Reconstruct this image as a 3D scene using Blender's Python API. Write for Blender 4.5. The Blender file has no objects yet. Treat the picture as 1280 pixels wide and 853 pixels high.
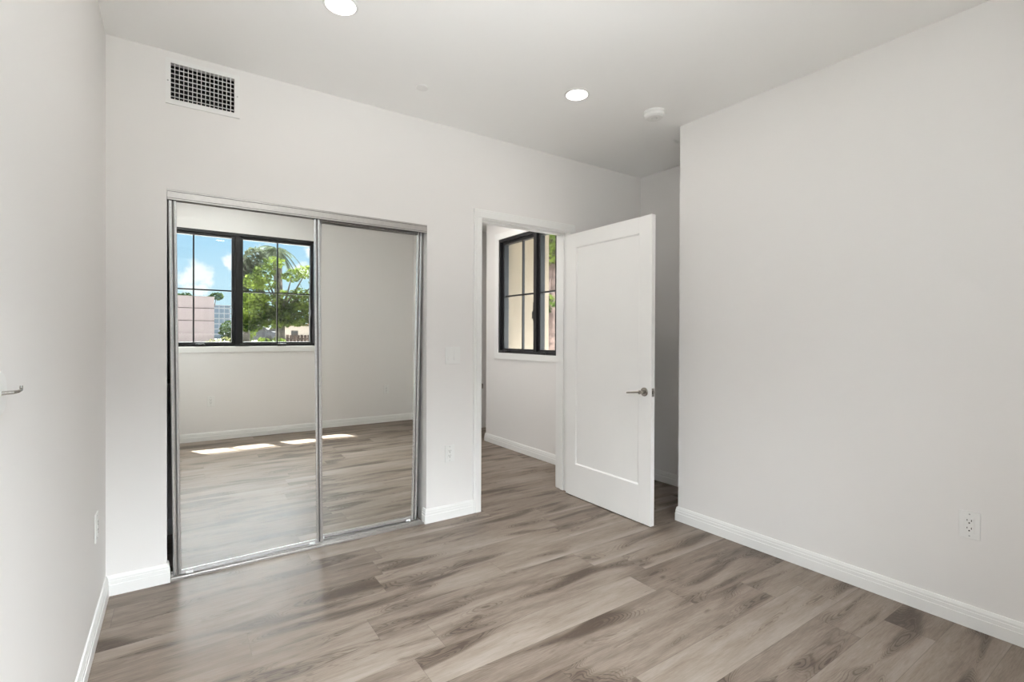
import bpy, bmesh, math, random
from mathutils import Vector, Matrix
random.seed(7)
scene = bpy.context.scene
COL = scene.collection

# ------------------------------------------------------------------ camera
CAM_Z = 1.2816
YAW, ROLL, PITCH = math.radians(34.2467), math.radians(-0.2344), math.radians(-0.3016)
right0 = Vector((math.cos(YAW), -math.sin(YAW), 0)); fwd0 = Vector((math.sin(YAW), math.cos(YAW), 0)); up0 = Vector((0, 0, 1))
fwd = fwd0 * math.cos(PITCH) + up0 * math.sin(PITCH)
upp = up0 * math.cos(PITCH) - fwd0 * math.sin(PITCH)
cam_r = right0 * math.cos(ROLL) - upp * math.sin(ROLL)
cam_u = right0 * math.sin(ROLL) + upp * math.cos(ROLL)
cd = bpy.data.cameras.new('camera'); cam = bpy.data.objects.new('camera', cd); COL.objects.link(cam)
cd.sensor_width = 36; cd.lens = 616.4867 / 1280 * 36; cd.shift_y = -3.02 / 1280
cd.clip_start = 0.02; cd.clip_end = 500
m = Matrix((cam_r, cam_u, -fwd)).transposed().to_4x4(); m.translation = (0, 0, CAM_Z)
cam.matrix_world = m
scene.camera = cam

# ------------------------------------------------------------------ exposure, light levels
scene.view_settings.view_transform = 'Standard'; scene.view_settings.look = 'None'
scene.view_settings.exposure = 0.32; scene.view_settings.gamma = 1.0
scene.view_settings.use_curve_mapping = False
SUN_E = 32.0
SKY_FILL = 37.0         # radiance added to the high, unseen sky to brighten the room
LAMP_W = 1.6            # each recessed ceiling light
HALL_FILL_W = 10.0  # unseen ceiling light added to brighten the hall
FILL_SPOT_W = 134.0        # unseen fill spot added by the camera, aimed up to brighten the ceiling
bl = bpy.data.lights.new('added_fill_spot', 'SPOT'); bo = bpy.data.objects.new('added_fill_spot', bl); COL.objects.link(bo)
bl.energy = FILL_SPOT_W; bl.spot_size = math.radians(95); bl.spot_blend = 1.0; bl.shadow_soft_size = 0.08; bl.color = (0.96, 0.985, 1.0)
bo.location = (0.10, 0.0, 1.60); bo.rotation_euler = (-Vector((0.36, 0.72, 1.14))).to_track_quat('Z', 'Y').to_euler()
cy = scene.cycles
cy.use_denoising = True
cy.max_bounces = 14; cy.diffuse_bounces = 8; cy.glossy_bounces = 6; cy.transmission_bounces = 8; cy.transparent_max_bounces = 16
cy.sample_clamp_indirect = 6.0

# ------------------------------------------------------------------ node helper
class NT:
    def __init__(self, tree): self.t = tree; tree.nodes.clear()
    def n(self, typ, ins=None, **props):
        nd = self.t.nodes.new(typ)
        for k, v in props.items(): setattr(nd, k, v)
        for k, v in (ins or {}).items():
            s = nd.inputs[k]
            if isinstance(v, bpy.types.NodeSocket): self.t.links.new(v, s)
            else: s.default_value = v
        return nd
    def math(self, op, a, b=None, c=None, clamp=False):
        nd = self.t.nodes.new('ShaderNodeMath'); nd.operation = op; nd.use_clamp = clamp
        for i, v in enumerate((a, b, c)):
            if v is None: continue
            if isinstance(v, bpy.types.NodeSocket): self.t.links.new(v, nd.inputs[i])
            else: nd.inputs[i].default_value = v
        return nd.outputs[0]
    def mix(self, fac, a, b):
        nd = self.t.nodes.new('ShaderNodeMix'); nd.data_type = 'RGBA'
        for i, v in ((0, fac), (6, a), (7, b)):
            if isinstance(v, bpy.types.NodeSocket): self.t.links.new(v, nd.inputs[i])
            else: nd.inputs[i].default_value = v if i == 0 else (*v, 1)
        return nd.outputs[2]
    def smooth(self, v, a, b):
        nd = self.n('ShaderNodeMapRange', {'Value': v, 'From Min': a, 'From Max': b}, interpolation_type='SMOOTHSTEP')
        return nd.outputs[0]

# ------------------------------------------------------------------ sky
SUN_TRAVEL = Vector((0.2425, 0.437, -1.0)).normalized()
world = bpy.data.worlds.new('sky'); scene.world = world; world.use_nodes = True
W = NT(world.node_tree)
tc = W.n('ShaderNodeTexCoord'); d = W.n('ShaderNodeVectorMath', {0: tc.outputs['Generated']}, operation='NORMALIZE').outputs[0]
sep = W.n('ShaderNodeSeparateXYZ', {0: d}); dz = sep.outputs[2]; dy = sep.outputs[1]
base = W.mix(W.smooth(dz, 0.0, 0.24), (0.62, 0.85, 1.00), (0.35, 0.66, 0.97))
nz = W.n('ShaderNodeTexNoise', {'Vector': d, 'Scale': 40.0, 'Detail': 7.0, 'Roughness': 0.62})
off = W.n('ShaderNodeVectorMath', {0: nz.outputs['Color'], 1: (0.5, 0.5, 0.5)}, operation='SUBTRACT').outputs[0]
off = W.n('ShaderNodeVectorMath', {0: off, 'Scale': 0.05}, operation='SCALE').outputs[0]
dd = W.n('ShaderNodeVectorMath', {0: d, 1: off}, operation='ADD').outputs[0]
cl = None
for c, r, fl in (((0.030, -0.9940, 0.090), 0.020, 1.0), ((0.016, -0.995, 0.078), 0.016, 1.0), ((0.040, -0.9945, 0.077), 0.014, 1.0), ((0.028, -0.9964, 0.061), 0.020, 2.4),
                 ((0.079, -0.9891, 0.107), 0.011, 1.0), ((0.086, -0.989, 0.109), 0.016, 1.0), ((0.212, -0.966, 0.140), 0.016, 1.0),
                 ((0.19, -0.975, 0.103), 0.02, 1.6), ((-0.05, -0.99, 0.085), 0.03, 1.4), ((0.30, -0.95, 0.105), 0.03, 1.4), ((0.13, -0.982, 0.135), 0.015, 1.3)):
    v = W.n('ShaderNodeVectorMath', {0: dd, 1: c}, operation='SUBTRACT').outputs[0]
    v = W.n('ShaderNodeVectorMath', {0: v, 1: (1.0, 1.0, fl)}, operation='MULTIPLY').outputs[0]
    ln = W.n('ShaderNodeVectorMath', {0: v}, operation='LENGTH').outputs['Value']
    f = W.smooth(ln, r * 1.35, r * 0.45)
    cl = f if cl is None else W.math('MAXIMUM', cl, f)
cl = W.math('MULTIPLY', cl, 0.92)
base = W.mix(cl, base, (1.05, 1.07, 1.10))
# unseen high sky brightened as fill for the walls, centred off the sun's bearing
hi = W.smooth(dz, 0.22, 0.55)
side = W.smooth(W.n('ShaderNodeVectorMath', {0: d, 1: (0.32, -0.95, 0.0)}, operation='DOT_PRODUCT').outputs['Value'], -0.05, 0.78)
stren = W.math('ADD', 1.0, W.math('MULTIPLY', hi, W.math('ADD', 0.6, W.math('MULTIPLY', side, SKY_FILL))))
base = W.mix(W.math('MULTIPLY', W.smooth(dz, 0.17, 0.30), 0.96), base, (0.965, 0.985, 1.03))
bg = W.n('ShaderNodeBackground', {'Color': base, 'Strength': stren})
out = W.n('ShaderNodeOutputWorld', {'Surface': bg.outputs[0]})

# ------------------------------------------------------------------ sun, window portals
sd = bpy.data.lights.new('sun', 'SUN'); so = bpy.data.objects.new('sun', sd); COL.objects.link(so)
sd.energy = SUN_E; sd.angle = math.radians(0.53); sd.color = (1.0, 0.975, 0.94)
so.rotation_euler = (-SUN_TRAVEL).to_track_quat('Z', 'Y').to_euler(); so.location = (-5, -10, 20)
def portal(name, loc, direction, sx, sy):
    ld = bpy.data.lights.new(name, 'AREA'); lo = bpy.data.objects.new(name, ld); COL.objects.link(lo)
    ld.shape = 'RECTANGLE'; ld.size = sx; ld.size_y = sy; ld.cycles.is_portal = True
    lo.location = loc; lo.rotation_euler = (-Vector(direction)).to_track_quat('Z', 'Y').to_euler()
portal('window_daylight', (0.614, -0.46, 1.76), (0, 1, 0), 1.74, 1.33)
portal('hall_window_daylight', (3.22, 4.1, 1.745), (-1, 0, 0), 1.60, 1.35)

# ------------------------------------------------------------------ materials
def mat(name, color, rough=0.5, metal=0.0, spec=0.5, bump=None, var=None):
    m = bpy.data.materials.new(name); m.use_nodes = True; N = NT(m.node_tree)
    geo = N.n('ShaderNodeTexCoord').outputs['Object']
    colv = (*color, 1)
    if var:
        nz = N.n('ShaderNodeTexNoise', {'Vector': geo, 'Scale': var[1], 'Detail': 4.0})
        f = N.smooth(nz.outputs[0], 0.35, 0.65)
        colv = N.mix(f, [c * (1 - var[0]) for c in color], [min(1, c * (1 + var[0])) for c in color])
    b = N.n('ShaderNodeBsdfPrincipled', {'Base Color': colv, 'Roughness': rough, 'Metallic': metal, 'Specular IOR Level': spec})
    if bump:
        nz = N.n('ShaderNodeTexNoise', {'Vector': geo, 'Scale': bump[1], 'Detail': 3.0})
        bp = N.n('ShaderNodeBump', {'Height': nz.outputs[0], 'Strength': bump[0], 'Distance': 0.002})
        N.t.links.new(bp.outputs[0], b.inputs['Normal'])
    N.n('ShaderNodeOutputMaterial', {'Surface': b.outputs[0]})
    return m
M = {}
M['wall'] = mat('wall_paint', (0.81, 0.795, 0.785), 0.55, spec=0.35, bump=(0.08, 180))
M['ceil'] = mat('ceiling_paint', (0.92, 0.92, 0.915), 0.8, spec=0.2, bump=(0.08, 160))
M['trim'] = mat('trim_paint', (0.84, 0.84, 0.83), 0.35, spec=0.4, var=(0.008, 3))
M['door'] = mat('door_paint', (0.88, 0.875, 0.865), 0.38, spec=0.4, var=(0.008, 3))
M['plastic'] = mat('white_plastic', (0.82, 0.82, 0.81), 0.35, var=(0.005, 20))
M['slot'] = mat('dark_slot', (0.02, 0.02, 0.02), 0.6, var=(0.1, 30))
M['grey'] = mat('grey_slot', (0.45, 0.45, 0.45), 0.5, var=(0.05, 30))
M['alu'] = mat('brushed_aluminium', (0.70, 0.70, 0.71), 0.27, metal=0.95, var=(0.03, 60))
M['alu_track'] = mat('satin_aluminium_track', (0.56, 0.54, 0.525), 0.36, metal=0.95, var=(0.03, 60))
M['alu_dark'] = mat('aluminium_groove', (0.16, 0.155, 0.15), 0.45, metal=0.8, var=(0.05, 60))
M['nickel'] = mat('satin_nickel', (0.36, 0.335, 0.305), 0.24, metal=1.0, var=(0.03, 80))
M['black'] = mat('black_window_frame', (0.012, 0.012, 0.014), 0.35, var=(0.1, 20))
M['duct'] = mat('duct_black', (0.012, 0.012, 0.012), 0.8, var=(0.2, 20))
M['stucco'] = mat('cream_stucco', (0.24, 0.20, 0.155), 0.9, spec=0.1, bump=(0.5, 60), var=(0.07, 1.6))
M['soffit'] = mat('cream_soffit', (0.45, 0.41, 0.32), 0.8, spec=0.1, var=(0.03, 2))
M['pink'] = mat('pink_stucco', (0.30, 0.25, 0.255), 0.9, spec=0.1, var=(0.04, 0.4))
M['pinkline'] = mat('pink_joint', (0.07, 0.055, 0.055), 0.9, spec=0.1, var=(0.05, 0.4))
M['closet'] = mat('closet_wall_paint', (0.80, 0.785, 0.755), 0.6, spec=0.3, bump=(0.08, 180))
M['ground'] = mat('dry_ground', (0.33, 0.325, 0.31), 0.95, spec=0.1, var=(0.25, 0.5))
M['road'] = mat('pale_road', (0.42, 0.41, 0.40), 0.95, spec=0.1, var=(0.08, 0.6))
M['bark'] = mat('grey_bark', (0.07, 0.062, 0.055), 0.95, spec=0.1, bump=(0.8, 12), var=(0.3, 3))
M['palebark'] = mat('pale_bark', (0.055, 0.038, 0.032), 0.9, spec=0.1, bump=(0.8, 12), var=(0.35, 5))
M['tower'] = mat('blue_grey_tower', (0.11, 0.145, 0.19), 0.8, var=(0.1, 0.1))
M['tower_light'] = mat('pale_concrete', (0.22, 0.23, 0.25), 0.8, var=(0.1, 0.1))
M['houses'] = mat('cream_house_wall', (0.32, 0.28, 0.24), 0.9, var=(0.06, 0.5))
M['tile'] = mat('brown_roof', (0.25, 0.15, 0.12), 0.9, var=(0.2, 2))
M['carpaint'] = mat('dark_car_paint', (0.03, 0.035, 0.045), 0.25, var=(0.05, 2))
M['carlight'] = mat('silver_car_paint', (0.5, 0.5, 0.52), 0.3, var=(0.03, 2))
M['rubber'] = mat('tyre_rubber', (0.015, 0.015, 0.015), 0.8, var=(0.1, 10))

def mirror_mat():
    m = bpy.data.materials.new('mirror_glass'); m.use_nodes = True; N = NT(m.node_tree)
    geo = N.n('ShaderNodeTexCoord').outputs['Object']
    nz = N.n('ShaderNodeTexNoise', {'Vector': geo, 'Scale': 2.0})
    c = N.mix(nz.outputs[0], (0.895, 0.905, 0.88), (0.905, 0.915, 0.89))
    b = N.n('ShaderNodeBsdfGlossy', {'Color': c, 'Roughness': 0.0})
    N.n('ShaderNodeOutputMaterial', {'Surface': b.outputs[0]}); return m
M['mirror'] = mirror_mat()
def glass_mat():
    m = bpy.data.materials.new('window_glass'); m.use_nodes = True; N = NT(m.node_tree)
    t = N.n('ShaderNodeBsdfTransparent', {'Color': (0.95, 0.97, 0.96, 1)})
    g = N.n('ShaderNodeBsdfGlossy', {'Color': (1, 1, 1, 1), 'Roughness': 0.0})
    ge = N.n('ShaderNodeNewGeometry')
    cs = N.math('ABSOLUTE', N.n('ShaderNodeVectorMath', {0: ge.outputs['Normal'], 1: ge.outputs['Incoming']}, operation='DOT_PRODUCT').outputs['Value'])
    fr = N.math('ADD', 0.035, N.math('MULTIPLY', 0.9, N.math('POWER', N.math('SUBTRACT', 1.0, cs), 5.0)))     # same from both faces
    mx = N.n('ShaderNodeMixShader', {0: fr, 1: t.outputs[0], 2: g.outputs[0]})
    N.n('ShaderNodeOutputMaterial', {'Surface': mx.outputs[0]}); return m
M['glass'] = glass_mat()
def lamp_mat():
    m = bpy.data.materials.new('lamp_lens'); m.use_nodes = True; N = NT(m.node_tree)
    geo = N.n('ShaderNodeTexCoord').outputs['Object']
    nz = N.n('ShaderNodeTexNoise', {'Vector': geo, 'Scale': 5.0})
    c = N.mix(nz.outputs[0], (1.0, 0.93, 0.86), (1.0, 0.95, 0.89))
    e = N.n('ShaderNodeEmission', {'Color': c, 'Strength': 6.0})
    N.n('ShaderNodeOutputMaterial', {'Surface': e.outputs[0]}); return m
M['lens'] = lamp_mat()
def leaf_mat(name, dark, light, scale=0.7):
    m = bpy.data.materials.new(name); m.use_nodes = True; N = NT(m.node_tree)
    geo = N.n('ShaderNodeTexCoord').outputs['Object']
    nz = N.n('ShaderNodeTexNoise', {'Vector': geo, 'Scale': scale, 'Detail': 8.0, 'Roughness': 0.75})
    c = N.mix(N.smooth(nz.outputs[0], 0.36, 0.64), dark, light)
    b = N.n('ShaderNodeBsdfDiffuse', {'Color': c})
    t = N.n('ShaderNodeBsdfTranslucent', {'Color': c})
    mx = N.n('ShaderNodeMixShader', {0: 0.45, 1: b.outputs[0], 2: t.outputs[0]})
    N.n('ShaderNodeOutputMaterial', {'Surface': mx.outputs[0]}); return m
M['leaf'] = leaf_mat('bright_leaves', (0.010, 0.020, 0.006), (0.135, 0.175, 0.035))
M['leaf_dark'] = leaf_mat('dark_leaves', (0.012, 0.02, 0.010), (0.075, 0.105, 0.045))
M['leaf_grey'] = leaf_mat('grey_green_leaves', (0.03, 0.037, 0.024), (0.085, 0.10, 0.065))
M['frond'] = leaf_mat('palm_fronds', (0.03, 0.04, 0.025), (0.09, 0.11, 0.07))
M['leaf_yellow'] = leaf_mat('yellow_green_leaves', (0.04, 0.05, 0.018), (0.17, 0.165, 0.08), 2.0)

PLANK = 0.1865
def floor_mat():
    m = bpy.data.materials.new('wood_plank_floor'); m.use_nodes = True; N = NT(m.node_tree)
    p = N.n('ShaderNodeTexCoord').outputs['Object']
    s = N.n('ShaderNodeSeparateXYZ', {0: p}); X, Y = s.outputs[0], s.outputs[1]
    v = N.math('DIVIDE', N.math('SUBTRACT', Y, 1.264 - 20 * PLANK), PLANK)
    row = N.math('FLOOR', v); fv = N.math('FRACT', v)
    ro = N.n('ShaderNodeTexWhiteNoise', {'W': row}, noise_dimensions='1D').outputs['Value']
    u = N.math('DIVIDE', N.math('ADD', X, N.math('MULTIPLY', ro, 1.22)), 1.22)
    u = N.math('ADD', u, 10.0)
    colm = N.math('FLOOR', u); fu = N.math('FRACT', u)
    pid = N.n('ShaderNodeCombineXYZ', {0: row, 1: colm, 2: 3.7}).outputs[0]
    wn = N.n('ShaderNodeTexWhiteNoise', {'Vector': pid}, noise_dimensions='3D')
    rnd, rcol = wn.outputs['Value'], wn.outputs['Color']
    rcolx = N.n('ShaderNodeSeparateXYZ', {0: rcol}).outputs[0]
    # grain space: offset per plank
    shift = N.n('ShaderNodeVectorMath', {0: rcol, 'Scale': 37.0}, operation='SCALE').outputs[0]
    gp = N.n('ShaderNodeVectorMath', {0: p, 1: shift}, operation='ADD').outputs[0]
    def stretched(sx, sy, **k):
        q = N.n('ShaderNodeVectorMath', {0: gp, 1: (sx, sy, 1.0)}, operation='MULTIPLY').outputs[0]
        return N.n('ShaderNodeTexNoise', {'Vector': q, **k}).outputs[0]
    broad = stretched(1.5, 8.0, Scale=1.0, Detail=3.0, Roughness=0.5, Distortion=0.5)
    mid = stretched(3.5, 26.0, Scale=1.0, Detail=5.0, Roughness=0.62, Distortion=0.5)
    fine = stretched(16.0, 210.0, Scale=1.0, Detail=3.0, Roughness=0.65)
    # cathedral figure: contour lines of a smooth stretched field, gathering into dark hearts
    fld = stretched(1.9, 9.5, Scale=1.0, Detail=0.8, Roughness=0.3, Distortion=0.7)
    rings = N.math('SINE', N.math('ADD', N.math('MULTIPLY', fld, 250.0), N.math('MULTIPLY', mid, 9.0)))
    rings = N.smooth(rings, 0.1, 1.0)
    heart = N.smooth(fld, 0.53, 0.74)
    ringed = N.smooth(fld, 0.47, 0.64)
    knot = N.smooth(stretched(6.0, 13.0, Scale=1.0, Detail=1.5, Roughness=0.4, Distortion=0.3), 0.70, 0.82)
    tone = N.math('MULTIPLY', N.math('SUBTRACT', rnd, 0.5), 0.17)
    edge = N.math('MULTIPLY', N.smooth(fv, 0.30, 0.0), N.math('MULTIPLY', N.smooth(rcolx, 0.35, 0.8), 0.15))
    t = N.math('ADD', N.math('ADD', 0.50, tone), edge)
    t = N.math('ADD', t, N.math('MULTIPLY', N.math('SUBTRACT', broad, 0.5), 0.72))
    t = N.math('ADD', t, N.math('MULTIPLY', N.math('SUBTRACT', mid, 0.5), 0.60))
    t = N.math('ADD', t, N.math('MULTIPLY', N.math('SUBTRACT', fine, 0.5), 0.50))
    t = N.math('SUBTRACT', t, N.math('MULTIPLY', N.math('MULTIPLY', rings, ringed), 0.26))
    t = N.math('SUBTRACT', t, N.math('MULTIPLY', heart, 0.36))
    t = N.math('SUBTRACT', t, N.math('MULTIPLY', knot, 0.45))
    ramp = N.n('ShaderNodeValToRGB', {'Fac': t}); r = ramp.color_ramp
    r.elements[0].position = 0.0; r.elements[0].color = (0.075, 0.052, 0.038, 1)
    r.elements[1].position = 1.0; r.elements[1].color = (0.365, 0.312, 0.272, 1)
    for pos, c in ((0.30, (0.155, 0.118, 0.092, 1)), (0.55, (0.245, 0.197, 0.160, 1)), (0.75, (0.305, 0.254, 0.216, 1))):
        e = r.elements.new(pos); e.color = c
    # seams
    ev = N.math('MINIMUM', fv, N.math('SUBTRACT', 1.0, fv))
    eu = N.math('MINIMUM', fu, N.math('SUBTRACT', 1.0, fu))
    sv = N.smooth(N.math('MULTIPLY', ev, PLANK), 0.0016, 0.0004)
    su = N.smooth(N.math('MULTIPLY', eu, 1.22), 0.0016, 0.0004)
    seam = N.math('MAXIMUM', sv, su)
    col = N.mix(N.math('MULTIPLY', seam, 0.42), ramp.outputs[0], (0.06, 0.045, 0.035))
    rough = N.math('ADD', 0.36, N.math('MULTIPLY', mid, 0.14))
    h = N.math('SUBTRACT', N.math('MULTIPLY', fine, 0.3), N.math('MULTIPLY', seam, 1.0))
    bp = N.n('ShaderNodeBump', {'Height': h, 'Strength': 0.12, 'Distance': 0.001})
    b = N.n('ShaderNodeBsdfPrincipled', {'Base Color': col, 'Roughness': rough, 'Specular IOR Level': 0.36, 'Normal': bp.outputs[0]})
    N.n('ShaderNodeOutputMaterial', {'Surface': b.outputs[0]}); return m
M['floor'] = floor_mat()

# ------------------------------------------------------------------ mesh builder
class MB:
    def __init__(self): self.v = []; self.f = []; self.s = []
    def add(self, vs, fs, smooth=False):
        o = len(self.v); self.v += [tuple(p) for p in vs]
        for f in fs: self.f.append(tuple(i + o for i in f)); self.s.append(smooth)
    def frombm(self, bm, smooth=False):
        bm.verts.index_update()
        self.add([v.co[:] for v in bm.verts], [[v.index for v in f.verts] for f in bm.faces], smooth); bm.free(); return self
    def box(self, a, b, bev=0.0, seg=2):
        a, b = [min(p, q) for p, q in zip(a, b)], [max(p, q) for p, q in zip(a, b)]
        bm = bmesh.new(); bmesh.ops.create_cube(bm, size=1)
        for v in bm.verts: v.co = [(a[i] + b[i]) / 2 + v.co[i] * (b[i] - a[i]) for i in range(3)]
        if bev: bmesh.ops.bevel(bm, geom=list(bm.edges), offset=bev, segments=seg, profile=0.5, affect='EDGES')
        return self.frombm(bm)
    def prism(self, poly, z0, z1):
        n = len(poly)
        self.add([(x, y, z0) for x, y in poly] + [(x, y, z1) for x, y in poly],
                 [tuple(range(n - 1, -1, -1)), tuple(range(n, 2 * n))] + [(i, (i + 1) % n, n + (i + 1) % n, n + i) for i in range(n)])
        return self
    def lathe(self, prof, c=(0, 0, 0), axis='Z', n=40, smooth=True):
        vs = []; fs = []
        for r, h in prof:
            for k in range(n):
                a = 2 * math.pi * k / n; p = (r * math.cos(a), r * math.sin(a), h)
                if axis == 'X': p = (h, p[0], p[1])
                if axis == 'Y': p = (p[1], h, p[0])
                vs.append([p[i] + c[i] for i in range(3)])
        for j in range(len(prof) - 1):
            for k in range(n): fs.append((j * n + k, j * n + (k + 1) % n, (j + 1) * n + (k + 1) % n, (j + 1) * n + k))
        fs.append(tuple(range(n - 1, -1, -1))); fs.append(tuple(range((len(prof) - 1) * n, len(prof) * n)))
        self.add(vs, fs, smooth); return self
    def tube(self, pts, rad, n=12):
        pts = [Vector(p) for p in pts]; rs = rad if isinstance(rad, (list, tuple)) else [rad] * len(pts)
        vs = []; fs = []; side = None
        for i, p in enumerate(pts):
            t = (pts[min(i + 1, len(pts) - 1)] - pts[max(i - 1, 0)]).normalized()
            if side is None: side = t.orthogonal().normalized()
            side = (side - t * side.dot(t)).normalized(); b = t.cross(side)
            for k in range(n):
                a = 2 * math.pi * k / n; vs.append(p + (side * math.cos(a) + b * math.sin(a)) * rs[i])
        for j in range(len(pts) - 1):
            for k in range(n): fs.append((j * n + k, j * n + (k + 1) % n, (j + 1) * n + (k + 1) % n, (j + 1) * n + k))
        fs.append(tuple(range(n - 1, -1, -1))); fs.append(tuple(range((len(pts) - 1) * n, len(pts) * n)))
        self.add(vs, fs, True); return self
    def extrude(self, prof, p0, p1, nrm, up=(0, 0, 1), m0=0.0, m1=0.0):
        """profile [(offset from wall, height)] swept p0 -> p1; m0/m1 mitre the ends by offset*m"""
        p0, p1, nrm, up = Vector(p0), Vector(p1), Vector(nrm), Vector(up); t = (p1 - p0).normalized(); n = len(prof)
        vs = [p0 + nrm * o + up * h - t * o * m0 for o, h in prof] + [p1 + nrm * o + up * h + t * o * m1 for o, h in prof]
        self.add(vs, [tuple(range(n)), tuple(range(2 * n - 1, n - 1, -1))] + [(i, n + i, n + (i + 1) % n, (i + 1) % n) for i in range(n)]); return self
    def wall(self, us, ws, holes, p, ud, nd, th):
        """vertical wall: u along ud from p, w is height, front face on the side nd, with rectangular holes"""
        U = sorted(set([us[0], us[1]] + [x for h in holes for x in h[:2]])); Z = sorted(set([ws[0], ws[1]] + [x for h in holes for x in h[2:]]))
        p, ud, nd = Vector(p), Vector(ud), Vector(nd)
        def solid(i, j):
            if i < 0 or j < 0 or i >= len(U) - 1 or j >= len(Z) - 1: return False
            a, b = (U[i] + U[i + 1]) / 2, (Z[j] + Z[j + 1]) / 2
            return not any(h[0] < a < h[1] and h[2] < b < h[3] for h in holes)
        P = lambda u, w, dpt: p + ud * u + Vector((0, 0, w)) - nd * dpt
        for i in range(len(U) - 1):
            for j in range(len(Z) - 1):
                if not solid(i, j): continue
                a, b, c, e = U[i], U[i + 1], Z[j], Z[j + 1]
                q = [P(a, c, 0), P(b, c, 0), P(b, e, 0), P(a, e, 0), P(a, c, th), P(b, c, th), P(b, e, th), P(a, e, th)]
                fs = [(0, 1, 2, 3), (7, 6, 5, 4)]
                if not solid(i - 1, j): fs.append((0, 3, 7, 4))
                if not solid(i + 1, j): fs.append((1, 5, 6, 2))
                if not solid(i, j - 1): fs.append((0, 4, 5, 1))
                if not solid(i, j + 1): fs.append((3, 2, 6, 7))
                self.add(q, fs)
        return self
    def build(self, name, material, parent=None, merge=True, origin=None):
        off = Vector((0, 0, 0))
        if parent is not None:
            r = parent
            while r.parent: r = r.parent
            off = r.location.copy()
        elif origin is not None: off = Vector(origin)
        me = bpy.data.meshes.new(name)
        me.from_pydata([Vector(p) - off for p in self.v], [], self.f); me.update()
        me.polygons.foreach_set('use_smooth', self.s)
        if merge:
            bm = bmesh.new(); bm.from_mesh(me); bmesh.ops.remove_doubles(bm, verts=bm.verts, dist=1e-5)
            bmesh.ops.recalc_face_normals(bm, faces=bm.faces); bm.to_mesh(me); bm.free()
        if any(self.s): 
            try: me.set_sharp_from_angle(angle=math.radians(35))
            except Exception: pass
        me.materials.append(material)
        o = bpy.data.objects.new(name, me); COL.objects.link(o)
        if parent is not None: o.parent = parent
        else: o.location = off
        return o
def tag(o, label=None, cat=None, group=None, kind=None):
    if label: o['label'] = label
    if cat: o['category'] = cat
    if group: o['group'] = group
    if kind: o['kind'] = kind
    return o
def thing(name, label, cat, loc, group=None, kind=None):
    o = bpy.data.objects.new(name, None); COL.objects.link(o); o.location = loc; o.empty_display_size = 0.05
    return tag(o, label, cat, group, kind)
def struct(name, mb, material): return tag(mb.build(name, material), kind='structure')
def copy_tree(o, parent=None):
    c = o.copy(); COL.objects.link(c); c.parent = parent
    for ch in list(o.children): copy_tree(ch, c)
    return c

# ------------------------------------------------------------------ room measures
D, H, XL, XA, YB = 3.105, 2.743, -0.285, 3.549, -0.409
XR0, XRM, YM, XR1, YE = 2.8947, 2.9115, 0.45, 2.852, 2.1846   # right wall: x at its far corner, at the bend, y of the bend, x at the back wall, y of the corner
XH, YH, YF = 3.131, 5.157, 5.930               # hall window wall, its corner, far hall wall
TW = 0.14                                      # closet wall thickness
CX0, CX1, CZ = -0.040, 1.4115, 2.034           # closet opening
DX0, DX1, DZ = 1.830, 2.680, 2.150             # doorway rough opening
WX0, WX1, WZ0, WZ1 = -0.262, 1.490, 1.089, 2.430   # back window
HY0, HY1, HZ0, HZ1 = 3.42, 4.885, 1.086, 2.408     # hall window
VX0, VX1, VZ0, VZ1 = -0.026, 0.265, 2.497, 2.686   # air vent hole

# ------------------------------------------------------------------ floor, ceiling, walls
struct('floor', MB().prism([(-0.5, -0.612), (3.9, -0.612), (3.9, 3.1), (3.32, 3.1), (3.32, 5.16), (4.1, 5.16), (4.1, 6.1), (-0.5, 6.1)], -0.12, 0.0), M['floor'])
struct('ceiling', MB().prism([(-0.5, -0.612), (3.9, -0.612), (3.9, 3.245), (3.331, 3.245), (3.331, 5.157), (4.1, 5.157), (4.1, 6.1), (-0.5, 6.1)], H, H + 0.25), M['ceil'])
struct('wall_closet', MB().wall((XL - 0.15, XA + 0.15), (0, H), [(CX0, CX1, 0, CZ), (DX0, DX1, 0, DZ), (VX0, VX1, VZ0, VZ1)], (0, D, 0), (1, 0, 0), (0, -1, 0), TW), M['wall'])
struct('wall_left', MB().wall((YB - 0.2, D), (0, H), [], (XL, 0, 0), (0, 1, 0), (1, 0, 0), 0.15), M['wall'])
struct('wall_right', MB().prism([(XR1, YB), (XRM, YM), (XR0, YE), (XA + 0.15, YE), (XA + 0.15, YB)], 0, H), M['wall'])
struct('wall_alcove', MB().wall((YE, D), (0, H), [], (XA, 0, 0), (0, 1, 0), (-1, 0, 0), 0.15), M['wall'])
struct('wall_back', MB().wall((XL - 0.15, XA + 0.15), (0, H), [(WX0, WX1, WZ0, WZ1)], (0, YB, 0), (1, 0, 0), (0, 1, 0), 0.20), M['wall'])
struct('wall_hall_window', MB().wall((D + TW, YH), (0, H), [(HY0, HY1, HZ0, HZ1)], (XH, 0, 0), (0, 1, 0), (-1, 0, 0), 0.20), M['wall'])
struct('wall_hall_end', MB().wall((1.5, 4.1), (0, H), [], (0, YF, 0), (1, 0, 0), (0, -1, 0), 0.15), M['wall'])
struct('wall_hall_left', MB().wall((D + TW, YF), (0, H), [], (1.72, 0, 0), (0, 1, 0), (1, 0, 0), 0.12), M['wall'])
wing = struct('wall_wing', MB().box((XH + 0.2, YH, -0.15), (4.10, YH + 0.12, H + 0.25)).box((3.98, YH + 0.12, -0.15), (4.10, YF + 0.15, H)), M['stucco'])
struct('wall_closet_side', MB().box((XL - 0.10, D + TW, 0), (XL, 3.85, H)).box((1.50, D + TW, 0), (1.598, 3.85, H)).box((XL - 0.10, 3.85, 0), (1.598, 3.95, H)), M['closet'])

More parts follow.
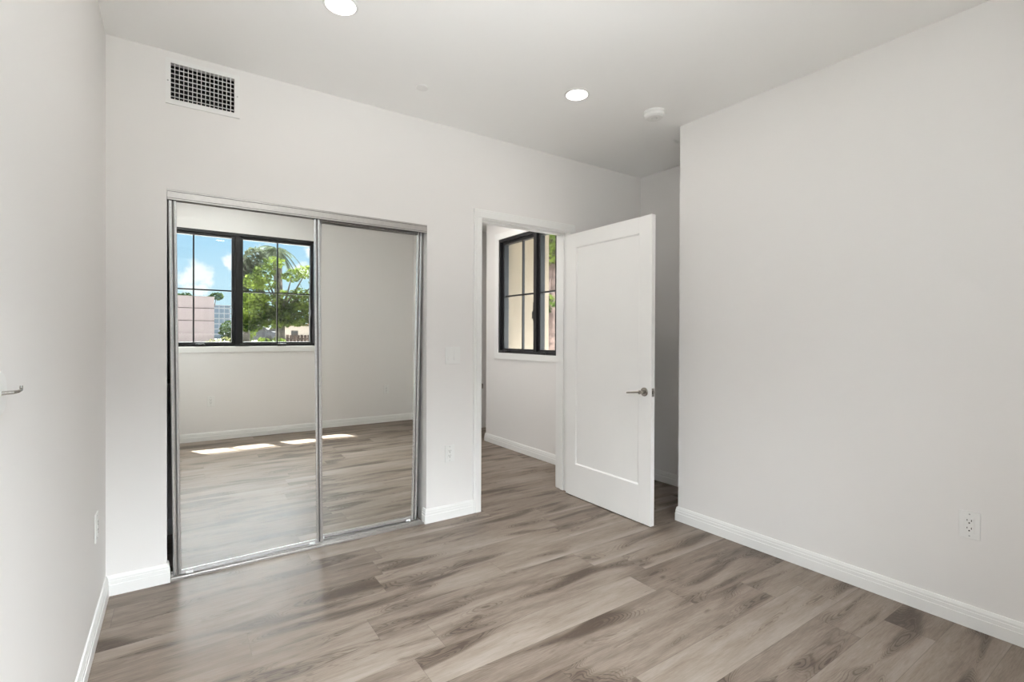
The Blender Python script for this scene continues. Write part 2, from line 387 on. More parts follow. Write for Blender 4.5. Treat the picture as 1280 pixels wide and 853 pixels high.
# baseboards
BB = [(0, 0), (0.015, 0), (0.015, 0.0525), (0.0125, 0.0545), (0.0125, 0.072), (0.0105, 0.0735), (0.0105, 0.083), (0.006, 0.0965), (0, 0.0965)]
def base(name, pieces):
    mb = MB()
    for p0, p1, n, m0, m1 in pieces: mb.extrude(BB, (*p0, 0), (*p1, 0), (*n, 0), m0=m0, m1=m1)
    return struct(name, mb, M['trim'])
base('baseboard_closet', [((XL, D), (CX0, D), (0, -1), -1, 1), ((CX0, D), (CX0, D + 0.045), (1, 0), 1, 0),
                          ((CX1, D + 0.045), (CX1, D), (-1, 0), 0, 1), ((CX1, D), (1.776, D), (0, -1), 1, 0), ((2.736, D), (XA, D), (0, -1), 0, -1)])
base('baseboard_left', [((XL, YB), (XL, D), (1, 0), -1, -1)])
nR = Vector((-(YE - YM), -(XRM - XR0), 0)).normalized(); nB = Vector((-(YM - YB), XRM - XR1, 0)).normalized()
base('baseboard_right', [((XR1, YB), (XRM, YM), (nB.x, nB.y), -1, 0), ((XRM, YM), (XR0, YE), (nR.x, nR.y), 0, 1), ((XR0, YE), (XA, YE), (0, 1), 1, -1)])
base('baseboard_alcove', [((XA, D), (XA, YE), (-1, 0), -1, -1)])
base('baseboard_back', [((XR1, YB), (XL, YB), (0, 1), -1, -1)])
base('baseboard_hall', [((XH, D + TW), (XH, YH), (-1, 0), 0, 1), ((XH, YH), (3.98, YH), (0, 1), 1, 0)])
base('baseboard_hall_end', [((1.72, YF), (3.98, YF), (0, -1), 0, 0)])
base('baseboard_closet_inside', [((XL, 3.85), (1.50, 3.85), (0, -1), 0, 0)])

# doorway trim: jambs, stops, casings (room side and hall side)
def casing(mb, y, n):
    pr = [(0, 0), (0.013, 0), (0.017, 0.004), (0.017, 0.044), (0.013, 0.047), (0.013, 0.058), (0.009, 0.062), (0, 0.062)]
    mb.extrude(pr, (1.838, y, 0), (1.838, y, 2.140), (0, n, 0), up=(-1, 0, 0))
    mb.extrude(pr, (2.672, y, 0), (2.672, y, 2.140), (0, n, 0), up=(1, 0, 0))
    mb.extrude(pr, (1.776, y, 2.140), (2.734, y, 2.140), (0, n, 0))
tr = MB(); casing(tr, D, -1); casing(tr, D + TW, 1)
door_trim = struct('trim_1', tr, M['trim'])
jb = MB()
jb.box((1.830, D, 0), (1.845, D + TW, 2.135)).box((2.665, D, 0), (2.680, D + TW, 2.135)).box((1.830, D, 2.135), (2.680, D + TW, 2.150))
jb.box((1.845, D + 0.040, 0), (1.856, D + 0.075, 2.124)).box((2.654, D + 0.040, 0), (2.665, D + 0.075, 2.124)).box((1.845, D + 0.040, 2.124), (2.665, D + 0.075, 2.135))
jamb = jb.build('door_jamb', M['trim'], door_trim)
tag(MB().box((1.8452, D + 0.008, 0.885), (1.8468, D + 0.034, 0.945)).box((1.8455, D - 0.020, 0.897), (1.8485, D + 0.010, 0.933)).build('strike_plate', M['nickel'], door_trim), 'small satin nickel strike plate on the left jamb')

# ------------------------------------------------------------------ windows
def window(name, origin, ud, nd, width, z0, z1, sashes, label, crank_off):
    """origin: lower-left corner on the wall face, ud along the wall, nd into the room. sashes: list of (u0, u1, muntin_u)"""
    w = thing(name, label, 'window', origin, kind='structure')
    ud, nd = Vector(ud), Vector(nd); O = Vector(origin)
    def bx(mb, u0, u1, a, b, d0, d1, bev=0.0):
        p = O + ud * u0 + nd * d0; q = O + ud * u1 + nd * d1
        mb.box((p.x, p.y, a), (q.x, q.y, b), bev)
    fr = MB()
    F = 0.032
    bx(fr, 0, width, z0, z0 + F, -0.115, -0.004); bx(fr, 0, width, z1 - F, z1, -0.115, -0.004)
    edges = [0] + [(sashes[i][1] + sashes[i + 1][0]) / 2 for i in range(len(sashes) - 1)] + [width]
    for i, e in enumerate(edges):
        if i == 0: bx(fr, 0, F - 0.006, z0 + F, z1 - F, -0.115, -0.004)
        elif i == len(edges) - 1: bx(fr, width - F + 0.006, width, z0 + F, z1 - F, -0.115, -0.004)
        else: bx(fr, e - 0.024, e + 0.024, z0 + F, z1 - F, -0.115, -0.004)
    fr.build('window_frame', M['black'], w)
    for (g0, g1, mu) in sashes:
        s = MB(); S = 0.034; a, b = z0 + 0.051, z1 - 0.064
        bx(s, g0 - S, g0, z0 + F, z1 - F, -0.095, -0.030, 0.003); bx(s, g1, g1 + S, z0 + F, z1 - F, -0.095, -0.030, 0.003)
        bx(s, g0, g1, z0 + F, a, -0.095, -0.030, 0.003); bx(s, g0, g1, b, z1 - F, -0.095, -0.030, 0.003)
        so = s.build('sash', M['black'], w)
        mm = MB(); zc = z0 + 0.656
        bx(mm, mu - 0.008, mu + 0.008, a, b, -0.072, -0.046); bx(mm, g0, mu - 0.008, zc - 0.008, zc + 0.008, -0.072, -0.046); bx(mm, mu + 0.008, g1, zc - 0.008, zc + 0.008, -0.072, -0.046)
        mm.build('muntin', M['black'], so)
        gl = MB(); bx(gl, g0 - 0.002, g1 + 0.002, a - 0.002, b + 0.002, -0.0605, -0.0575); gl.build('pane', M['glass'], so)
        ck = MB(); c = g0 + crank_off
        bx(ck, c - 0.045, c + 0.045, z0 + 0.006, z0 + 0.034, -0.004, 0.014, 0.004)
        p = O + ud * (c - 0.02) + nd * 0.018; q = O + ud * (c + 0.035) + nd * 0.024; k = O + ud * (c + 0.050) + nd * 0.034
        ck.tube([(p.x, p.y, z0 + 0.028), (q.x, q.y, z0 + 0.030), (k.x, k.y, z0 + 0.022)], 0.005, 8)
        ck.build('crank_handle', M['black'], w)
        lk = MB(); bx(lk, g1 + 0.004, g1 + 0.016, z0 + 0.36, z0 + 0.56, -0.030, -0.022, 0.002); bx(lk, g1 + 0.006, g1 + 0.014, z0 + 0.38, z0 + 0.46, -0.022, -0.006, 0.002)
        lk.build('lock_lever', M['black'], w)
    return w
window('window_1', (WX0, YB, WZ0), (1, 0, 0), (0, 1, 0), WX1 - WX0, WZ0, WZ1,
       [(0.067, 0.805, 0.426), (0.923, 1.684, 1.302)], 'black two-sash casement window over the trees, seen in the mirror', 0.42)
window('window_2', (XH, HY1, HZ0), (0, -1, 0), (-1, 0, 0), HY1 - HY0, HZ0, HZ1,
       [(0.078, 0.645, 0.42), (0.765, 1.387, 1.00)], 'black two-sash casement window in the hall beyond the doorway', 0.10)
# stucco returns of the openings on the outside
rv = MB()
rv.box((XH + 0.122, HY1 - 0.004, HZ0), (XH + 0.203, HY1, HZ1)).box((XH + 0.122, HY0, HZ0), (XH + 0.203, HY0 + 0.004, HZ1)).box((XH + 0.122, HY0, HZ0), (XH + 0.203, HY1, HZ0 + 0.004)).box((XH + 0.122, HY0, HZ1 - 0.004), (XH + 0.203, HY1, HZ1))
rv.box((XH + 0.2005, D + TW, -0.15), (XH + 0.210, HY0, H)).box((XH + 0.2005, HY1, -0.15), (XH + 0.210, YH, H)).box((XH + 0.2005, HY0, -0.15), (XH + 0.210, HY1, HZ0)).box((XH + 0.2005, HY0, HZ1), (XH + 0.210, HY1, H))
struct('trim_4', rv, M['stucco'])
# flat white trim round the windows
FT = [(0, 0), (0.010, 0), (0.012, 0.002), (0.012, 0.066), (0.010, 0.068), (0, 0.068)]
t = MB()
t.extrude(FT, (WX0 - 0.0, YB, WZ0), (WX1 + 0.06, YB, WZ0), (0, 1, 0), up=(0, 0, -1))
t.extrude(FT, (WX1, YB, WZ0), (WX1, YB, WZ1), (0, 1, 0), up=(1, 0, 0))
struct('trim_2', t, M['trim'])
t = MB()
t.extrude(FT, (XH, HY1 + 0.068, HZ0), (XH, HY0 - 0.068, HZ0), (-1, 0, 0), up=(0, 0, -1))
t.extrude(FT, (XH, HY1, HZ0), (XH, HY1, HZ1), (-1, 0, 0), up=(0, 1, 0))
t.extrude(FT, (XH, HY0, HZ0), (XH, HY0, HZ1), (-1, 0, 0), up=(0, -1, 0))
t.extrude(FT, (XH, HY1 + 0.068, HZ1), (XH, HY0 - 0.068, HZ1), (-1, 0, 0))
struct('trim_3', t, M['trim'])

# ------------------------------------------------------------------ closet: tracks, sliding mirrored doors, shelf
trk = thing('closet_head_track', 'brushed aluminium head track across the top of the mirrored closet', 'track', (0.686, D, CZ - 0.052))
fx = MB(); y0 = D + 0.001
fx.extrude([(0, 0), (0.004, 0), (0.004, 0.006), (0.002, 0.007), (0.002, 0.009), (0.004, 0.010), (0.004, 0.040), (0.002, 0.041), (0.002, 0.043), (0.004, 0.044), (0.004, 0.051), (0, 0.051)],
           (CX0 + 0.001, y0 + 0.004, CZ - 0.052), (CX1 - 0.001, y0 + 0.004, CZ - 0.052), (0, -1, 0))
fx.build('fascia', M['alu_track'], trk)
gm = MB()
for zz in (0.0075, 0.0415): gm.box((CX0 + 0.001, y0 + 0.0005, CZ - 0.052 + zz), (CX1 - 0.001, y0 + 0.0028, CZ - 0.052 + zz + 0.0022))
gm.box((CX0 + 0.001, y0 + 0.001, CZ - 0.001), (CX1 - 0.001, y0 + 0.02, CZ)).box((CX0 + 0.001, y0 + 0.0005, CZ - 0.0535), (CX1 - 0.001, y0 + 0.004, CZ - 0.052))  # dark strip along the top edge paints in a shadow gap
tag(gm.build('groove', M['alu_dark'], trk), 'dark groove strips along the track fascia, the top one painted as a shadow gap')
MB().box((CX0 + 0.001, y0 + 0.005, CZ - 0.004), (CX1 - 0.001, D + 0.105, CZ - 0.001)).box((CX0 + 0.001, D + 0.0455, CZ - 0.016), (CX1 - 0.001, D + 0.0475, CZ - 0.004)).box((CX0 + 0.001, D + 0.102, CZ - 0.040), (CX1 - 0.001, D + 0.105, CZ - 0.004)).build('channel', M['alu_dark'], trk)
ft = thing('closet_floor_track', 'aluminium double floor track under the mirrored closet doors', 'track', (0.686, D, 0))
fm = MB(); a0, a1 = CX0 + 0.0165, CX1 - 0.0165
fm.box((a0, D - 0.002, 0), (a1, D + 0.094, 0.003))
for yy in (D - 0.002, D + 0.050, D + 0.090): fm.box((a0, yy, 0.003), (a1, yy + 0.004, 0.012), 0.001)
for yy in (D + 0.024, D + 0.068): fm.box((a0, yy, 0.003), (a1, yy + 0.003, 0.009))
fm.build('track_channel', M['alu_track'], ft)

def stile_profile(sgn):
    # two rounded ribs with a groove between, in plan (x across, y depth; the face is -y)
    w = 0.036; pts = []
    def rib(c, r):
        for k in range(9):
            a = math.pi * k / 8; pts.append((c - r * math.cos(a), -0.006 - 0.5 * r * math.sin(a)))
    pts.append((0, 0.018)); rib(0.0085, 0.0085); pts.append((0.0175, -0.001)); pts.append((0.0215, -0.001)); rib(0.0295, 0.0065); pts.append((w, 0.018))
    if sgn < 0: pts = [(w - x, y) for x, y in reversed(pts)]
    return pts
def mirror_door(x0, x1, yp, label, tilt, turn, z0, z1):
    r = thing('sliding_mirror_door', label, 'closet door', ((x0 + x1) / 2, yp, z0), 'sliding mirrored closet doors')
    hw = (x1 - x0) / 2; X = (x0 + x1) / 2; Z = z1
    # built about the root, in world values
    MB().box((x0 + 0.033, yp, z0 + 0.018), (x1 - 0.033, yp + 0.005, Z - 0.015)).build('mirror', M['mirror'], r)
    MB().box((x0 + 0.034, yp + 0.0055, z0 + 0.018), (x1 - 0.034, yp + 0.009, Z - 0.015)).build('backing', M['alu_dark'], r)
    for s in (1, -1):
        ox = x0 if s > 0 else x1 - 0.036
        st = MB().prism([(ox + px, yp + py) for px, py in stile_profile(s)], z0, Z).build('stile', M['alu'], r)
        gx = ox + (0.0195 if s > 0 else 0.0165)
        tag(MB().box((gx - 0.0036, yp - 0.0045, z0 + 0.001), (gx + 0.0036, yp - 0.0012, Z - 0.001)).build('groove', M['alu_dark'], st), 'dark groove along the stile')
    MB().extrude([(-0.010, 0), (0.007, 0), (0.008, 0.004), (0.006, 0.018), (0.002, 0.021), (-0.010, 0.021)], (x0 + 0.036, yp, z0), (x1 - 0.036, yp, z0), (0, -1, 0)).build('bottom_rail', M['alu'], r)
    MB().extrude([(-0.010, 0), (0.002, 0), (0.007, 0.003), (0.007, 0.018), (-0.010, 0.018)], (x0 + 0.036, yp, Z - 0.018), (x1 - 0.036, yp, Z - 0.018), (0, -1, 0)).build('top_rail', M['alu'], r)
    for s in (1, -1):
        cx_ = x0 + 0.075 if s > 0 else x1 - 0.060
        g = MB().box((cx_ - 0.020, yp - 0.011, z0 - 0.002), (cx_ + 0.012, yp - 0.0085, z0 + 0.011), 0.001)
        g.lathe([(0.002, -0.004), (0.007, -0.003), (0.007, 0.003), (0.002, 0.004)], (cx_ + 0.004, yp - 0.011, z0 + 0.003), 'Y', 16)
        tag(g.build('roller_guide', M['plastic'], r), 'small white roller guide at the door foot')
    lean = math.radians(0.45)                      # the panels hang a little out of plumb, tops towards the room
    r.rotation_euler = (lean, math.radians(tilt), math.radians(turn)); r.location.y += math.sin(lean) * (1.0 - z0)
    return r
mirror_door(-0.0125, 0.743, 3.135, 'mirrored sliding closet door reflecting the black window, nearer the left wall', -0.68, 0.0, 0.016, CZ - 0.026)
mirror_door(0.672, 1.373, 3.176, 'mirrored sliding closet door reflecting blank wall, beside the light switch', 0.85, 0.0, 0.020, CZ - 0.038)
sh = thing('closet_shelf', 'white shelf inside the dark closet, glimpsed through the gap left of the mirror', 'shelf', (0.6, 3.70, 0.93))
MB().box((XL + 0.001, 3.50, 0.975), (1.499, 3.849, 0.995)).build('shelf_board', M['trim'], sh)
MB().box((XL + 0.001, 3.830, 0.925), (1.499, 3.849, 0.974)).box((XL + 0.001, 3.50, 0.925), (XL + 0.02, 3.829, 0.974)).box((1.480, 3.50, 0.925), (1.499, 3.829, 0.974)).build('cleat', M['trim'], sh)

# ------------------------------------------------------------------ swing door
dr = thing('door_1', 'white one-panel door standing open into the bedroom, lever handle', 'door', (2.642, 3.070, 0.007), kind='structure')
xf, xb, ya, yb, za, zb = 2.6235, 2.6585, 2.198, 3.069, 0.007, 2.101      # hall-side face, room-side face, free edge, hinge edge
pa, pb, pz0, pz1 = 2.307, 2.954, 0.262, 1.989
leaf = MB()
leaf.box((xf, ya, za), (xb, pa, zb), 0.0015); leaf.box((xf, pb, za), (xb, yb, zb), 0.0015)
leaf.box((xf, pa, za), (xb, pb, pz0)); leaf.box((xf, pa, pz1), (xb, pb, zb))
leaf.build('door_frame', M['door'], dr)
pn = MB()
pn.box((xf + 0.009, pa, pz0), (xb - 0.009, pb, pz1))
for xx, s in ((xf, 1), (xb, -1)):
    for p0, p1, up in (((xx, pa, pz0), (xx, pb, pz0), (0, 0, 1)), ((xx, pb, pz1), (xx, pa, pz1), (0, 0, -1)), ((xx, pa, pz1), (xx, pa, pz0), (0, 1, 0)), ((xx, pb, pz0), (xx, pb, pz1), (0, -1, 0))):
        pn.extrude([(0.0005, 0), (0.009, 0), (0.009, 0.009)], p0, p1, (s, 0, 0), up=up)
pn.build('panel', M['door'], dr)
yl, zl = 2.256, 0.906
for xx, s in ((xf, -1), (xb, 1)):
    lv = MB().lathe([(0.030, 0.0), (0.030, 0.004 * s), (0.027, 0.008 * s), (0.012, 0.009 * s), (0.0115, 0.042 * s), (0.013, 0.043 * s), (0.013, 0.052 * s), (0.004, 0.053 * s)], (xx, yl, zl), 'X', 36)
    x2 = xx + 0.047 * s
    lv.tube([(x2, yl, zl), (x2, yl + 0.018, zl), (x2 + 0.001 * s, yl + 0.06, zl - 0.005), (x2, yl + 0.115, zl - 0.012)], [0.010, 0.0072, 0.006, 0.0055], 14)
    lv.build('lever_handle', M['nickel'], dr)
lt = MB().box((xf + 0.006, ya - 0.0012, zl - 0.028), (xb - 0.006, ya + 0.001, zl + 0.028), 0.0006).box((xf + 0.012, ya - 0.009, zl - 0.010), (xb - 0.012, ya, zl + 0.010), 0.002)
lt.build('latch', M['nickel'], dr)
for zz in (0.22, 1.05, 1.88):
    MB().lathe([(0.002, 0), (0.006, 0.001), (0.006, 0.089), (0.002, 0.09)], (2.6655, 3.079, zz), 'Z', 14).build('hinge', M['nickel'], dr)

# ------------------------------------------------------------------ ceiling fittings
def recessed(x, y, label, watts, r=0.064):
    t = thing('recessed_light', label, 'ceiling light', (x, y, H), 'recessed ceiling lights')
    MB().lathe([(r, -0.0002), (r + 0.012, -0.0002), (r + 0.012, -0.002), (r + 0.003, -0.005), (r, -0.005)], (x, y, H), 'Z', 48).build('trim_ring', M['plastic'], t)
    MB().lathe([(0.001, -0.0055), (r - 0.006, -0.0055), (r, -0.0052), (r, -0.0062), (r - 0.006, -0.008), (0.001, -0.009)], (x, y, H), 'Z', 48).build('lens', M['lens'], t)
    ld = bpy.data.lights.new('lamp', 'AREA'); lo = bpy.data.objects.new('lamp', ld); COL.objects.link(lo)
    ld.shape = 'DISK'; ld.size = r * 1.9; ld.energy = watts; ld.color = (1.0, 0.94, 0.88)
    lo.parent = t; lo.location = (0, 0, -0.011)
    return t
recessed(0.600, 2.236, 'round recessed ceiling light above the mirrored closet, cut by the top edge', LAMP_W)
recessed(1.999, 2.250, 'round recessed ceiling light in front of the doorway, nearest the smoke detector', LAMP_W)
recessed(2.40, 4.30, 'unseen recessed light added to brighten the hall beyond the doorway', HALL_FILL_W)
sp = tag(MB().lathe([(0.036, 0), (0.036, -0.004), (0.034, -0.006), (0.001, -0.0065)], (1.197, 2.707, H), 'Z', 36).build('sprinkler_cover', M['plastic'], origin=(1.197, 2.707, H)), 'flat white sprinkler cover disc on the ceiling between the two lights', 'sprinkler cover')
sm = thing('smoke_detector', 'round white smoke detector on the ceiling by the right wall corner', 'smoke detector', (2.569, 2.139, H))
MB().lathe([(0.067, 0), (0.067, -0.009), (0.065, -0.012), (0.058, -0.013)], (2.569, 2.139, H), 'Z', 48).build('mounting_base', M['plastic'], sm)
smc = MB().lathe([(0.062, -0.013), (0.064, -0.018), (0.061, -0.033), (0.050, -0.042), (0.022, -0.044), (0.020, -0.041), (0.001, -0.041)], (2.569, 2.139, H), 'Z', 48).build('cover', M['plastic'], sm)
MB().lathe([(0.018, -0.041), (0.018, -0.0445), (0.015, -0.046), (0.001, -0.0465)], (2.569, 2.139, H), 'Z', 24).build('test_button', M['plastic'], smc)

# ------------------------------------------------------------------ air vent
vt = thing('air_vent', 'white rectangular air vent with a black grille high above the closet', 'air vent', (0.1215, D, 2.475))
ox0, ox1, oz0, oz1 = -0.046, 0.289, 2.473, 2.707
fm = MB().wall((ox0, ox1), (oz0, oz1), [(VX0 + 0.002, VX1 - 0.002, VZ0 + 0.002, VZ1 - 0.002)], (0, D - 0.007, 0), (1, 0, 0), (0, -1, 0), 0.007)
fm.build('vent_frame', M['plastic'], vt)
gv = MB()
n = 15
for i in range(1, n): 
    x = VX0 + (VX1 - VX0) * i / n; gv.box((x - 0.0015, D - 0.004, VZ0 + 0.001), (x + 0.0015, D + 0.010, VZ1 - 0.001))
for j in range(1, 8):
    z = VZ0 + (VZ1 - VZ0) * j / 8; gv.box((VX0 + 0.001, D + 0.012, z - 0.0014), (VX1 - 0.001, D + 0.020, z + 0.0014))
gv.build('grille', M['plastic'], vt)
MB().wall((VX0 + 0.001, VX1 - 0.001), (VZ0 + 0.001, VZ1 - 0.001), [(VX0 + 0.003, VX1 - 0.003, VZ0 + 0.003, VZ1 - 0.003)], (0, D + 0.028, 0), (1, 0, 0), (0, -1, 0), 0.105).box((VX0 + 0.001, D + 0.133, VZ0 + 0.001), (VX1 - 0.001, D + 0.137, VZ1 - 0.001)).build('duct', M['duct'], vt)
for x in (-0.036, 0.277): MB().lathe([(0.0035, 0), (0.0035, -0.0015), (0.001, -0.002)], (x, D - 0.007, 2.59), 'Y', 14).build('screw', M['grey'], vt)

# ------------------------------------------------------------------ switches, outlets
def plate_frame(p, ud, nd):
    p, ud, nd = Vector(p), Vector(ud).normalized(), Vector(nd).normalized()
    R = Matrix((ud, Vector((0, 0, 1)), nd)).transposed().to_4x4(); R.translation = p
    return R
def xf_build(mb, R, name, material, parent):
    mb.v = [tuple(R @ Vector(p)) for p in mb.v]; return mb.build(name, material, parent)
def outlet(p, ud, nd, label, kind='duplex'):
    R = plate_frame(p, ud, nd); t = thing('wall_outlet', label, 'outlet', p, 'white duplex wall outlets')
    xf_build(MB().box((-0.036, -0.060, 0.0005), (0.036, 0.060, 0.006), 0.002), R, 'cover_plate', M['plastic'], t)
    rc = xf_build(MB().box((-0.017, -0.034, 0.006), (0.017, 0.034, 0.0085), 0.001), R, 'receptacle', M['plastic'], t)
    sl = MB()
    for zz in (0.017, -0.017):
        sl.box((-0.0085, zz + 0.000, 0.0085), (-0.006, zz + 0.009, 0.0090)); sl.box((0.006, zz + 0.001, 0.0085), (0.0085, zz + 0.008, 0.0090))
        sl.lathe([(0.0030, 0.0085), (0.0030, 0.0090)], (0, zz - 0.007, 0), 'Z', 12)
    tag(xf_build(sl, R, 'slot', M['slot'], rc), 'dark plug slots')
    for zz in (0.048, -0.048): xf_build(MB().lathe([(0.003, 0.006), (0.003, 0.0068), (0.001, 0.007)], (0, zz, 0), 'Z', 12), R, 'screw', M['grey'], t)
    return t
outlet((1.586, D, 0.455), (1, 0, 0), (0, -1, 0), 'white wall outlet low beside the doorway, below the light switch')
outlet((XR0 + (XRM - XR0) * (YE - 0.660) / (YE - YM), 0.660, 0.452), (nR.y, -nR.x, 0), nR, 'white wall outlet low on the right wall, two dark sockets facing the room')
outlet((XL, 2.738, 0.458), (0, 1, 0), (1, 0, 0), 'white wall outlet low on the left wall, seen almost edge-on near the corner')
outlet((0.332, YB, 0.453), (-1, 0, 0), (0, 1, 0), 'white wall outlet under the black window, reflected in the mirror by the left wall')
outlet((2.455, YB, 0.462), (-1, 0, 0), (0, 1, 0), 'white wall outlet on the back wall, reflected in the mirror by the light switch')
R = plate_frame((1.608, D, 1.143), (1, 0, 0), (0, -1, 0)); sw = thing('light_switch', 'white two-rocker light switch on the wall between closet and doorway', 'light switch', (1.608, D, 1.143))
xf_build(MB().box((-0.058, -0.060, 0.0005), (0.058, 0.060, 0.006), 0.002), R, 'cover_plate', M['plastic'], sw)
for x in (-0.023, 0.023):
    mb = MB(); mb.add([(x - 0.0165, -0.033, 0.006), (x + 0.0165, -0.033, 0.006), (x + 0.0165, 0.033, 0.006), (x - 0.0165, 0.033, 0.006), (x - 0.0165, -0.033, 0.0105), (x + 0.0165, -0.033, 0.0105), (x + 0.0165, 0.033, 0.0075), (x - 0.0165, 0.033, 0.0075)],
        [(3, 2, 1, 0), (4, 5, 6, 7), (0, 1, 5, 4), (1, 2, 6, 5), (2, 3, 7, 6), (3, 0, 4, 7)])
    xf_build(mb, R, 'rocker', M['plastic'], sw)
# lever-shaped hook at the left edge of view
hk = thing('wall_hook', 'small grey lever-shaped hook on the left wall, cut by the left photo edge', 'wall hook', (XL, 1.325, 1.168))
MB().lathe([(0.044, 0.0003), (0.044, 0.005), (0.040, 0.009), (0.014, 0.010)], (XL, 1.325, 1.168), 'X', 40).build('round_plate', M['plastic'], hk)
MB().tube([(XL + 0.008, 1.325, 1.168), (XL + 0.026, 1.326, 1.169), (XL + 0.030, 1.335, 1.1695), (XL + 0.030, 1.360, 1.170), (XL + 0.029, 1.366, 1.172), (XL + 0.029, 1.367, 1.178)], [0.004, 0.0035, 0.003, 0.0028, 0.0028, 0.0025], 10).build('hook', M['nickel'], hk)

# ================================================================== outdoors
struct('ground', MB().box((-60, -120, -0.30), (80, 60, -0.16)), M['ground'])
struct('road', MB().box((-60, -52, -0.16), (80, -26, -0.15)), M['road'])
struct('roof_eave', MB().box((-0.6, -0.879, H + 0.02), (4.3, -0.612, H + 0.20)), M['soffit'])
struct('hall_eave', MB().box((3.70, 2.2, H + 0.26), (5.0, 6.2, H + 0.42)).box((3.30, 3.1, H + 0.251), (3.70, 6.2, H + 0.42)), M['soffit'])

# neighbour's pink building
pk = thing('pink_building', 'pale pink block with two dark joints across its wall, through the mirrored window', 'building', (-3.5, -26, -0.16))
wl = MB().box((-9.0, -32, -0.16), (1.545, -22.0, 2.71)); wl.build('wall', M['pink'], pk)
MB().box((-9.05, -32.05, 2.71), (1.565, -21.96, 2.755)).build('parapet', M['pink'], pk)
for z in (1.570, 2.176): MB().box((-9.0, -21.999, z - 0.014), (1.55, -21.98, z + 0.014)).build('joint', M['pinkline'], pk)
# far tower
tw = thing('office_tower', 'blue-grey tower with pale floors far off, right of the pink building', 'tower', (4.4, -62, -0.16))
MB().box((3.5, -66, -0.16), (5.25, -60, 3.65)).build('tower_block', M['tower'], tw)
for i in range(6): MB().box((3.44, -60.0, 0.3 + i * 0.6), (5.32, -59.9, 0.43 + i * 0.6)).build('floor_band', M['tower_light'], tw)
for i in range(4): MB().box((3.55 + i * 0.52, -59.98, 0.3), (3.63 + i * 0.52, -59.92, 3.6)).build('mullion', M['tower_light'], tw)
MB().box((3.44, -60.1, 3.65), (5.35, -59.85, 3.74)).build('roof_edge', M['tower_light'], tw)
hs = thing('pale_house', 'low pale grey house beyond the shrubs, right of the blue-grey tower', 'house', (6.4, -58, -0.16))
MB().box((5.5, -57, -0.16), (8.4, -53, 2.55)).build('wall', M['tower_light'], hs)
MB().prism([(5.4, -57.2), (8.6, -57.2), (8.6, -52.8), (5.4, -52.8)], 2.55, 2.78).build('roof', M['tower'], hs)
ch = thing('cream_house', 'low cream house behind the leafy tree, at the foot of the window', 'house', (9.6, -36, -0.16))
MB().wall((6.7, 12.5), (-0.16, 1.40), [(7.1, 7.6, 0.5, 1.05), (8.6, 9.1, 0.5, 1.05)], (0, -33.5, 0), (1, 0, 0), (0, 1, 0), 3).build('wall', M['houses'], ch)
for a in (7.1, 8.6): MB().box((a, -33.60, 0.5), (a + 0.5, -33.57, 1.05)).build('window', M['slot'], ch)
MB().box((6.5, -37, 1.40), (12.8, -33.2, 1.58)).build('roof', M['tile'], ch)
fc = thing('picket_fence', 'pale brown board fence at the far right foot of the window, under the tree', 'fence', (6.2, -24, -0.16))
for i in range(14): MB().box((4.55 + i * 0.19, -23.9, -0.16), (4.70 + i * 0.19, -23.87, 0.86 + 0.02 * (i % 2))).build('board', M['palebark'], fc)
for z in (0.1, 0.6): MB().box((4.5, -23.95, z), (7.3, -23.90, z + 0.08)).build('rail', M['bark'], fc)

def car(x, y, label, material):
    c = thing('parked_car', label, 'car', (x, y, -0.15), 'cars parked on the far road')
    pr = [(-2.1, 0.25), (-2.1, 0.75), (-1.9, 0.9), (-1.2, 0.98), (-0.6, 1.42), (0.9, 1.45), (1.6, 1.0), (2.1, 0.9), (2.15, 0.25)]
    b = MB(); b.extrude([(0, 0)] and [(px, pz) for px, pz in pr], (x, y - 0.85, -0.15), (x, y + 0.85, -0.15), (1, 0, 0)); b.build('body', material, c)
    g = MB(); g.extrude([(-1.05, 1.0), (-0.55, 1.36), (0.85, 1.39), (1.4, 1.02)], (x, y - 0.86, -0.15), (x, y + 0.86, -0.15), (1, 0, 0)); g.build('window_glass', M['slot'], c)
    for dx in (-1.35, 1.35):
        for dy in (-0.78, 0.78): MB().lathe([(0.05, -0.1), (0.32, -0.1), (0.32, 0.1), (0.05, 0.1)], (x + dx, y + dy, 0.17), 'Y', 20).build('wheel', M['rubber'], c)
    return c
car(5.6, -44.0, 'dark car parked under the leafy tree, at the left foot of its window sash', M['carpaint'])
car(8.2, -47.0, 'silver car parked farther along the road behind the tree', M['carlight'])

def leaf_cloud(clusters, n, size, seed):
    rnd = random.Random(seed); mb = MB(); tot = sum(r[0] * r[1] * r[2] for _, r in clusters)
    for c, r in clusters:
        k = max(8, int(n * r[0] * r[1] * r[2] / tot))
        for _ in range(k):
            while True:
                p = Vector((rnd.uniform(-1, 1), rnd.uniform(-1, 1), rnd.uniform(-1, 1)))
                if 0.15 < p.length < 1: break
            p = p.normalized() * (p.length ** 0.5)
            p = Vector((c[0] + p.x * r[0], c[1] + p.y * r[1], c[2] + p.z * r[2]))
            a = Vector((rnd.gauss(0, 1), rnd.gauss(0, 1), rnd.gauss(0, 0.6))).normalized(); b = a.orthogonal().normalized()
            b = (b * math.cos(rnd.random() * 6.28) + a.cross(b) * math.sin(rnd.random() * 6.28)); s = size * rnd.uniform(0.6, 1.3)
            mb.add([p - a * s, p - a * s * 0.1 + b * s * 0.5, p + a * s, p - a * s * 0.1 - b * s * 0.5], [(0, 1, 2, 3)])
    return mb
